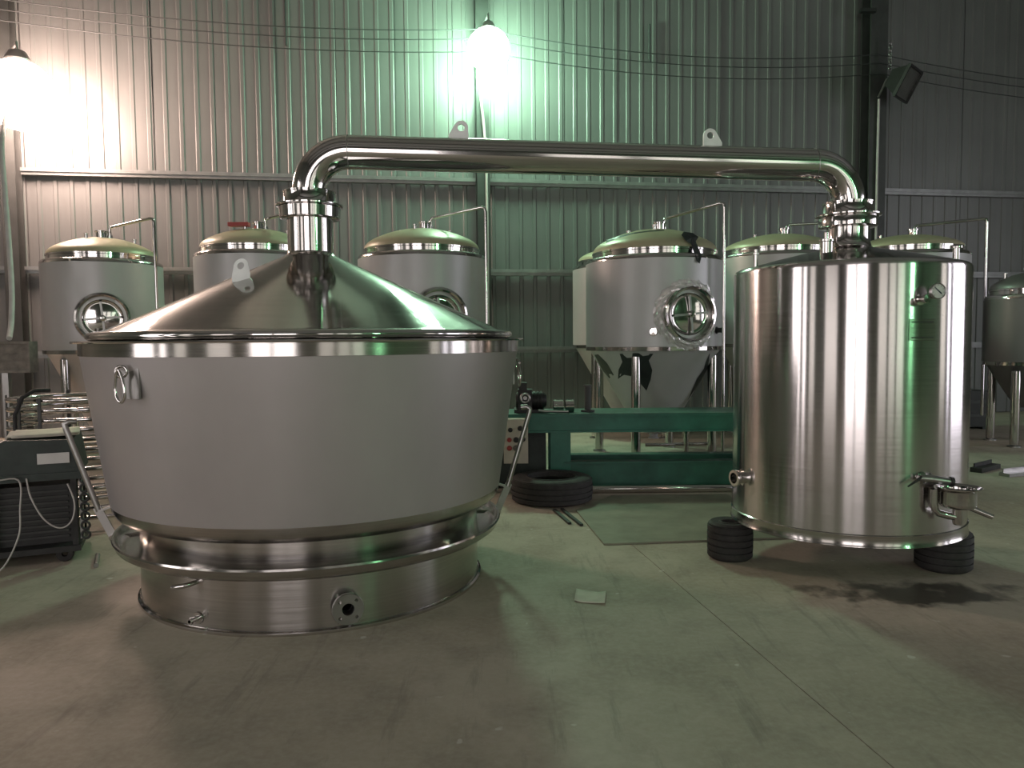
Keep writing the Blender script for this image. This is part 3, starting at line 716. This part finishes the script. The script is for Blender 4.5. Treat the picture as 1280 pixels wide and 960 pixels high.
def control_box():
    t = thing('control_box', (.05, 7.28, .31), 'beige push-button control box hanging on the end of the green bench', 'control box')
    MB().box((-.085, 7.26, .315), (.150, 7.40, .742)).build('case', 'beige', t)
    MB().box((-.080, 7.252, .32), (.145, 7.26, .737)).build('front_plate', 'beige', t)
    for x, z, m_, r_ in ((-.02, .640, 'black', .018), (.075, .655, 'black', .020), (-.03, .545, 'red', .018), (.035, .545, 'black', .022), (.10, .550, 'black', .020), (-.03, .465, 'red', .020), (.035, .465, 'wood', .024)):
        MB().lathe([(r_*1.25, 0), (r_*1.25, .006), (r_, .007), (r_*.95, .022), (.0005, .024)], (x, 7.252, z), (0, -1, 0), 16).build('button', m_, t, 40)
    MB().box((.0, 7.40, .55), (.09, 7.50, .70)).build('hanger', 'black', t)
control_box()
t = thing('machine_cabinet', (.0, 7.8, 0), 'dark cabinet standing under the end of the green bench', 'cabinet')
MB().box((-.26, 7.66, .03), (.34, 7.97, .56)).build('body', 'weldgreen', t)
MB().box((-.22, 7.645, .06), (.03, 7.66, .53)).build('door', 'weldgreen', t); MB().box((.05, 7.645, .06), (.30, 7.66, .53)).build('door', 'weldgreen', t)
MB().box((-.24, 7.68, 0), (.32, 7.95, .03)).build('plinth', 'black', t)
def drive_unit():
    t = thing('drive_unit', (.18, 7.75, .766), 'dark gear motor with a hand ring sitting on the green bench end', 'motor')
    MB().box((.02, 7.62, .767), (.32, 7.92, .80)).build('foot_plate', 'black', t)
    MB().lathe([(.0005, -.16), (.075, -.16), (.085, -.14), (.085, .12), (.06, .15), (.0005, .15)], (.20, 7.76, .885), (1, 0, 0), 28).build('motor_body', 'black', t, 40)
    MB().box((.06, 7.66, .80), (.20, 7.86, 1.00)).build('gear_case', 'black', t)
    MB().torus((.13, 7.58, .92), (0, 1, 0), .042, .014, 24, 8).build('hand_ring', 'galv', t, 60)
    MB().lathe([(.02, 0), (.02, .09), (.0005, .09)], (.13, 7.665, .92), (0, -1, 0), 12).build('shaft', 'galv', t, 40)
    for k in range(5):
        MB().lathe([(.088, 0), (.094, .002), (.094, .010), (.088, .012)], (.15+.035*k, 7.76, .885), (1, 0, 0), 28).build('fin', 'black', t, 40)
    MB().box((.07, 7.68, 1.0), (.15, 7.80, 1.07)).build('terminal_box', 'black', t)
drive_unit()
def coupling(x, r, L, label, y=7.72):
    o = (x, y, .767+r)
    t = thing('pipe_coupling', (x, y, .767), label, 'coupling')
    MB().lathe([(r*.80, 0), (r, .0), (r, L), (r*.80, L), (r*.80, 0)], (x-L/2, y, .767+r), (1, 0, 0), 28).build('sleeve', 'mirror', t, 35)
    for q in (-L/2+.012, L/2-.024):
        MB().lathe([(r, 0), (r*1.0+.006, .001), (r*1.0+.006, .011), (r, .012)], (x+q, y, .767+r), (1, 0, 0), 28).build('ridge', 'mirror', t, 35)
coupling(.47, .062, .10, 'short polished steel coupling lying on the bench beside the motor')
coupling(.585, .062, .085, 'short polished steel coupling lying on the bench nearer the black stub post')
tb = MB().tube([(.26, 7.53, .80), (.34, 7.54, .79), (.56, 7.56, .783)], .014, 10).build('push_rod', 'galv', None, 40, (.4, 7.62, .78)); tag(tb, 'slim steel rod leaning over the bench top by the motor', 'rod')
pst = thing('stub_post', (.77, 7.72, .766), 'black stub post standing upright on the green bench', 'post')
MB().lathe([(.07, .767), (.07, .785), (.032, .787), (.032, 1.02), (.04, 1.022), (.04, 1.04), (.0005, 1.042)], (.77, 7.72, 0), (0, 0, 1), 20).build('shaft', 'column', pst, 40)

# ------------------------------------------------------------------ things on the floor
o = MB().tube([(.72, 7.36, .040), (1.5, 7.365, .040), (2.6, 7.37, .040)], .038, 20).build('steel_pipe', 'mirror', None, 40, (1.6, 7.36, 0)); tag(o, 'shiny steel pipe lying along the foot of the green bench', 'pipe')
o = MB().prism([(.66, 5.47), (2.05, 5.60), (2.05, 7.2), (.95, 7.2), (.55, 6.58)], (0, 0, .008), (1, 0, 0), (0, 1, 0), .012).build('steel_plate', 'sheetplate', None, None, (1.3, 6.3, 0)); tag(o, 'flat steel plate lying on the floor before the green bench', 'plate')
for k, (a, b) in enumerate((((.43, 6.62), (.55, 6.04)), ((.36, 6.60), (.46, 6.10)))):
    a, b = Vector((*a, .011)), Vector((*b, .011))
    o = MB().obox((a+b)/2, b-a, ((b-a).length, .028, .018)).build('flat_bar', 'black', None, None, tuple((a+b)/2-Vector((0,0,.011))))
    tag(o, ('thin black bar on the floor along the edge of the steel plate', 'thin black bar on the floor on the still side of another bar')[k], 'bar', 'black bars on the floor')
# paper
mb = MB(); n_ = 8; vs = []; fs = []
for i in range(n_+1):
    for j in range(n_+1):
        x, y = i/n_-.5, j/n_-.5
        vs.append((.445+x*.17+y*.03, 4.345+y*.20-x*.05, .004+.007*abs(x*2)**3+.004*math.sin(5*y+3*x)**2))
for i in range(n_):
    for j in range(n_):
        q = i*(n_+1)+j; fs.append((q, q+n_+1, q+n_+2, q+1))
o = mb.add(vs, fs).build('paper_sheet', 'paper', None, 60, (.445, 4.345, 0)); tag(o, 'sheet of pale paper lying on the bare concrete floor', 'paper')
sm = o.modifiers.new('thick', 'SOLIDIFY'); sm.thickness = .001

# ------------------------------------------------------------------ stacked cooling coil on the left
def coil():
    c = Vector((-3.66, 6.72, 0)); t = thing('cooling_coil', tuple(c), 'tall helical steel tube coil standing behind the still pot', 'coil')
    R, r, turns, pitch = .68, .019, 13, .080; pts = []
    for i in range(turns*40+1):
        q = 2*PI*i/40; pts.append(c+Vector((R*math.cos(q+1.2)*(1-.0*i), R*math.sin(q+1.2), .045+pitch*i/40)))
    MB().tube(pts, r, 8).build('tube_helix', 'polished', t, 60)
    for a in (200, 245, 262, 330, 20, 80, 140):
        MB().obox(c+rad(a)*(R+.027)+Vector((0,0,.54)), (0, 0, 1), (1.06, .03, .008), rad(a)).build('tie_strip', 'column', t)
    return t
coil()
# hose hung over the coil
o = MB().tube([(-3.90,5.955,.30),(-3.92,5.955,.60),(-3.91,5.955,.95),(-3.87,5.99,1.08),(-3.83,6.08,1.13),(-3.78,6.2,1.125)], .016, 10).build('rubber_hose', 'rubber', None, 60, (-3.95,6.03,.3)); tag(o, 'dark rubber hose draped over the steel tube coil', 'hose')

# ------------------------------------------------------------------ welding set
WROT = math.radians(24)
def wrot(x, y): dx, dy = x+3.0, y-5.2; return (-3.0+dx*math.cos(WROT)-dy*math.sin(WROT), 5.2+dx*math.sin(WROT)+dy*math.cos(WROT))
def welder():
    t = thing('welding_set', (-3.0, 5.2, 0), 'blackish green wheeled welding set with hanging cables, beside the still', 'welding machine')
    x0, x1, y0, y1 = -4.05, -3.02, 5.20, 5.80
    t.rotation_euler.z = WROT
    MB().prism([(x0, .60), (x1+.03, .60), (x1-.01, .845), (-3.42, .86), (-3.50, .80), (x0, .80)], (0, (y0+y1)/2, 0), (1, 0, 0), (0, 0, 1), y1-y0).build('cabinet', 'weldgreen', t)
    MB().box((x0, y0-.012, .575), (x1+.045, y0, .625)).build('front_lip', 'weldgreen', t)
    for x in (x0, -3.55, x1-.03):
        for y in (y0+.02, y1-.05): MB().box((x, y, .10), (x+.035, y+.035, .60)).build('frame_post', 'black', t)
    MB().box((x0, y0, .07), (x1+.02, y1, .11)).build('chassis', 'black', t)
    MB().box((-3.52, y0+.14, .11), (x1-.04, y1-.05, .52)).build('transformer', 'black', t)
    for k in range(9):
        MB().box((-3.50, y0+.125, .15+.04*k), (x1-.06, y0+.14, .165+.04*k)).build('fin', 'column', t)
    MB().box((x0+.05, y0+.2, .11), (-3.6, y1-.05, .45)).build('gas_box', 'black', t)
    for x in (x0+.12, x1-.08):
        for y in (y0+.03, y1-.03):
            MB().lathe([(.02, -.02), (.05, -.02), (.055, -.015), (.055, .015), (.05, .02), (.02, .02)], (x, y, .056), (0, 1, 0), 24, True).build('wheel', 'rubber', t, 40)
    MB().box((-3.235, y0-.015, .690), (-3.045, y0-.011, .762)).build('label_strip', 'white', t)
    MB().box((-3.0, y0+.02, .15), (-2.985, y0+.12, .60)).build('vent_plate', 'galv', t)
    # strip of hanging shackles on the corner
    for k in range(7):
        MB().torus((-2.965, y0-.005, .18+.065*k), (.3, 1, 0), .026, .009, 16, 6).build('chain_link', 'black', t, 60)
    cabs = ([(-3.52,5.14,.80),(-3.50,5.12,.62),(-3.34,5.14,.60),(-3.335,5.12,.40),(-3.35,5.10,.22),(-3.45,5.02,.03),(-3.62,4.98,.012)],
            [(-3.30,5.18,.60),(-3.27,5.12,.48),(-3.20,5.11,.33),(-3.11,5.11,.26),(-3.04,5.12,.30),(-3.02,5.13,.42),(-3.06,5.16,.55)],
            [(-3.62,5.16,.66),(-3.57,5.12,.55),(-3.55,5.12,.40),(-3.60,5.10,.25)])
    for p in cabs:
        MB().tube(smooth_path(p, 6), .0055, 8).build('cable', 'cable', t, 60)
def smooth_path(p, n=6):
    p = [Vector(q) for q in p]; out = []
    for i in range(len(p)-1):
        a, b, c_, d = p[max(i-1, 0)], p[i], p[i+1], p[min(i+2, len(p)-1)]
        for k in range(n):
            s = k/n; out.append(.5*((2*b)+(c_-a)*s+(2*a-5*b+4*c_-d)*s*s+(3*b-a-3*c_+d)*s**3))
    return out+[p[-1]]
welder()
def paper_pile(c, w_, d_, ang, label, z):
    mb = MB(); n_ = 5; vs = []; fs = []; ca, sa = math.cos(ang), math.sin(ang)
    for k in range(3):
        b = len(vs); off = random.uniform(-.02, .02)
        for i in range(n_+1):
            for j in range(n_+1):
                x, y = (i/n_-.5)*w_+off, (j/n_-.5)*d_
                vs.append((c[0]+x*ca-y*sa, c[1]+x*sa+y*ca, z+.004+.006*k+.012*abs(x/w_)**2))
        for i in range(n_):
            for j in range(n_):
                q = b+i*(n_+1)+j; fs.append((q, q+n_+1, q+n_+2, q+1))
    o = mb.add(vs, fs).build('paper_pile', 'paper', None, 60, (c[0], c[1], z)); tag(o, label, 'papers')
    s = o.modifiers.new('thick', 'SOLIDIFY'); s.thickness = .004
paper_pile(wrot(-3.22, 5.48), .40, .42, .1+WROT, 'loose pale papers on the raised end of the welding set', .866)
paper_pile(wrot(-3.76, 5.45), .42, .40, -.15+WROT, 'loose pale papers on the low end of the welding set', .806)
o = MB().tube([(-2.93, 5.28, .016), (-2.80, 5.02, .016)], .016, 12).build('pipe_offcut', 'galv', None, 40, (-2.87, 5.15, 0)); tag(o, 'short steel pipe offcut on the floor beside the welding set', 'pipe')

# ------------------------------------------------------------------ wall-side box, cables, switched-off flood lamp
def panel_box():
    t = thing('distribution_box', (-5.75, 8.5, 0), 'weathered framed board box on thin posts beside the grey tank', 'box')
    MB().box((-6.25, 8.50, 1.20), (-5.39, 8.62, 1.52)).build('board', 'wood', t)
    for lo, hi in (((-6.25, 8.475, 1.505), (-5.375, 8.63, 1.535)), ((-6.25, 8.475, 1.185), (-5.375, 8.63, 1.213)), ((-5.40, 8.475, 1.213), (-5.375, 8.63, 1.505)), ((-6.25, 8.475, 1.213), (-6.225, 8.63, 1.505))):
        MB().box(lo, hi).build('frame', 'wood', t)
    for k in range(3):
        MB().box((-6.22, 8.492, 1.24+.085*k), (-5.41, 8.50, 1.305+.085*k)).build('slat', 'wood', t)
    for x in (-5.73, -6.2): MB().box((x, 8.53, 0), (x+.07, 8.59, 1.186)).build('post', 'galv', t)
panel_box()
o = MB().tube(smooth_path([(-6.75, 10.4, 4.62), (-6.31, 9.6, 3.99), (-6.17, 9.4, 3.36), (-6.02, 9.2, 2.75), (-5.88, 9.0, 2.17), (-5.77, 8.8, 1.78), (-5.66, 8.58, 1.57)], 8), .030, 10).build('power_cable', 'cable', None, 60, (-5.7, 8.5, 1.5)); tag(o, 'thick pale cable hanging from the warm lamp to the framed box', 'cable')
o = MB().tube(smooth_path([W(-.55,.45,6.05), W(-.56,.36,5.7), W(-.50,.31,5.2), W(-.46,.30,4.6), W(-.45,.30,3.5), W(-.45,.30,2.2), W(-.45,.30,1.0)], 6), .022, 8).build('power_cable', 'cable', None, 60, tuple(W(-.45,.30,1))); tag(o, 'pale cable running down the middle column from the greenish lamp', 'cable')
o = MB().tube([W(6.79,.36,5.85), W(6.78,.36,4.5), W(6.78,.36,3.0), W(6.78,.36,1.2)], .022, 8).build('conduit', 'cable', None, 60, tuple(W(6.97,.36,1.2))); tag(o, 'pale conduit running down the dark column under the flood lamp', 'conduit')
def flood():
    c = W(6.95, .78, 6.02); t = thing('flood_lamp', tuple(c), 'switched-off dark flood lamp on the dark column', 'lamp')
    d = (U*.55 - N*.75 - Vector((0,0,.5))).normalized(); ax = d.cross(Vector((0,0,1))).normalized(); upv = ax.cross(d)
    def frus(w0, h0, w1, h1, a, b, inner=None):
        vs = [c+d*a+ax*(sx*w0/2)+upv*(sy*h0/2) for sx, sy in ((-1,-1),(1,-1),(1,1),(-1,1))]+[c+d*b+ax*(sx*w1/2)+upv*(sy*h1/2) for sx, sy in ((-1,-1),(1,-1),(1,1),(-1,1))]
        return vs
    MB().add(frus(.34, .28, .62, .52, -.20, .10), [(0,1,2,3),(0,4,5,1),(1,5,6,2),(2,6,7,3),(3,7,4,0)]).build('housing', 'black', t)
    mb = MB()
    for s_ in (-1, 1):
        mb.obox(c+d*.11+ax*(s_*.31), upv, (.55, .035, .05), d); mb.obox(c+d*.11+upv*(s_*.265), ax, (.62, .035, .05), d)
    mb.build('bezel', 'black', t)
    MB().add([c+d*.10+ax*(sx*.30)+upv*(sy*.25) for sx, sy in ((-1,-1),(1,-1),(1,1),(-1,1))], [(0,1,2,3)]).build('glass', 'galv', t)
    MB().tube([c-d*.14, c-d*.2-U*.1, W(6.80, .33, 5.9)], .02, 8).build('arm', 'galv', t, 40)
flood()
ch = thing('lamp_chain', tuple(W(6.90, .50, 6.33)), 'steel chain hanging above the switched-off flood lamp', 'chain')
for k in range(8):
    MB().torus(W(6.90, .50, 6.36+.062*k), (U if k % 2 else N), .028, .009, 16, 6, 1, 1.35).build('link', 'galv', ch, 60)
o = MB().box(tuple(W(6.50, .38, 7.40)-Vector((.12,.05,.03))), tuple(W(6.50, .38, 7.40)+Vector((.16,.05,.03))))
o = o.build('cable_hanger', 'black', None, None, tuple(W(6.50, .38, 7.40))); tag(o, 'small black cable hanger high on the dark column', 'bracket')
def wires():
    # heights measured along the wall, three slack wires in spans between the columns
    hts = ((6.78, 6.60, 6.72, 6.40, 6.66, 6.28), (6.62, 6.44, 6.56, 6.24, 6.50, 6.12), (6.45, 6.25, 6.34, 5.98, 6.30, 5.92))
    for k, (a, b, c_, d, e, f_) in enumerate(hts):
        pts = []
        sp_ = [((-11.5, a+.25), (COLS[0], a), .1), ((COLS[0], a), (COLS[1], c_), .16), ((COLS[1], c_), (COLS[2], e), .24), ((COLS[2], e), (13.3, f_), .14)]
        for (u0, z0), (u1, z1), sag in sp_:
            for i in range(16):
                s = i/16; pts.append(W(u0+(u1-u0)*s, .34+.02*k, z0+(z1-z0)*s-4*sag*s*(1-s)))
        pts.append(W(13.3, .34, f_))
        o = MB().tube(pts, .0085, 6).build('overhead_wire', 'wire', None, 60, tuple(pts[0]))
        tag(o, ('dark wire sagging along the wall, topmost of three', 'dark wire sagging along the wall, middle of three', 'dark wire sagging along the wall, lowest of three')[k], 'wire', 'wires along the wall')
wires()

for u_, z0_, z1_, lab in ((-3.74, 6.40, 9.2, 'thin dark rod hanging down the wall between the two lit lamps'), (2.52, 6.42, 7.08, 'short dark rod on the wall between the middle and dark columns')):
    o = MB().tube([W(u_, .05, z0_), W(u_, .05, (z0_+z1_)/2), W(u_, .05, z1_)], .022, 8).build('wall_rod', 'wire', None, 60, tuple(W(u_, .05, z0_))); tag(o, lab, 'rod')

# ------------------------------------------------------------------ clutter beyond the condenser tank
scr = [((5.25, 8.05, .03), (5.75, 8.25, .05), .035, 'galv', 'bent bright steel offcut in the scrap beyond the collecting cup'),
       ((5.85, 8.1, .04), (6.40, 7.9, .04), .045, 'black', 'long black offcut in the scrap beyond the collecting cup'),
       ((5.1, 8.3, .04), (5.5, 8.6, .04), .05, 'black', 'short black offcut in the scrap beyond the collecting cup')]
for a, b, th, m_, lab in scr:
    a, b = Vector(a), Vector(b); a.z = b.z = th/2+.001
    mb = MB().obox((a+b)/2, b-a, ((b-a).length, .12, th)); mb.obox((a+b)/2+Vector((0,.05,th/2+.02)), b-a, ((b-a).length*.9, .015, .04))
    o = mb.build('metal_offcut', m_, None, None, tuple((a+b)/2)); tag(o, lab, 'scrap', 'scrap on the floor')
for x, y, r_, lab in ((5.95, 8.40, .07, 'small flanged ring lying among the floor scrap'), (6.35, 8.35, .10, 'larger flanged ring lying among the floor scrap')):
    o = MB().lathe([(r_*.6, .0), (r_, .0), (r_, .02), (r_*.75, .022), (r_*.72, .06), (r_*.6, .06)], (x, y, 0.001), (0,0,1), 28, True).build('pipe_flange', 'polished', None, 40, (x, y, 0)); tag(o, lab, 'flange')
t = thing('crate', (7.3, 12.45, 0), 'dark steel crate standing under the far end tanks', 'crate')
MB().box((6.9, 12.2, .04), (7.7, 12.7, .62)).build('body', 'black', t)
for z in (.2, .42): MB().box((6.89, 12.185, z), (7.71, 12.2, z+.05)).build('rail', 'column', t)
for x in (6.92, 7.6): MB().box((x, 12.22, 0), (x+.08, 12.68, .04)).build('skid', 'black', t)

for ob in bpy.data.objects:
    if '__o' in ob: del ob['__o']
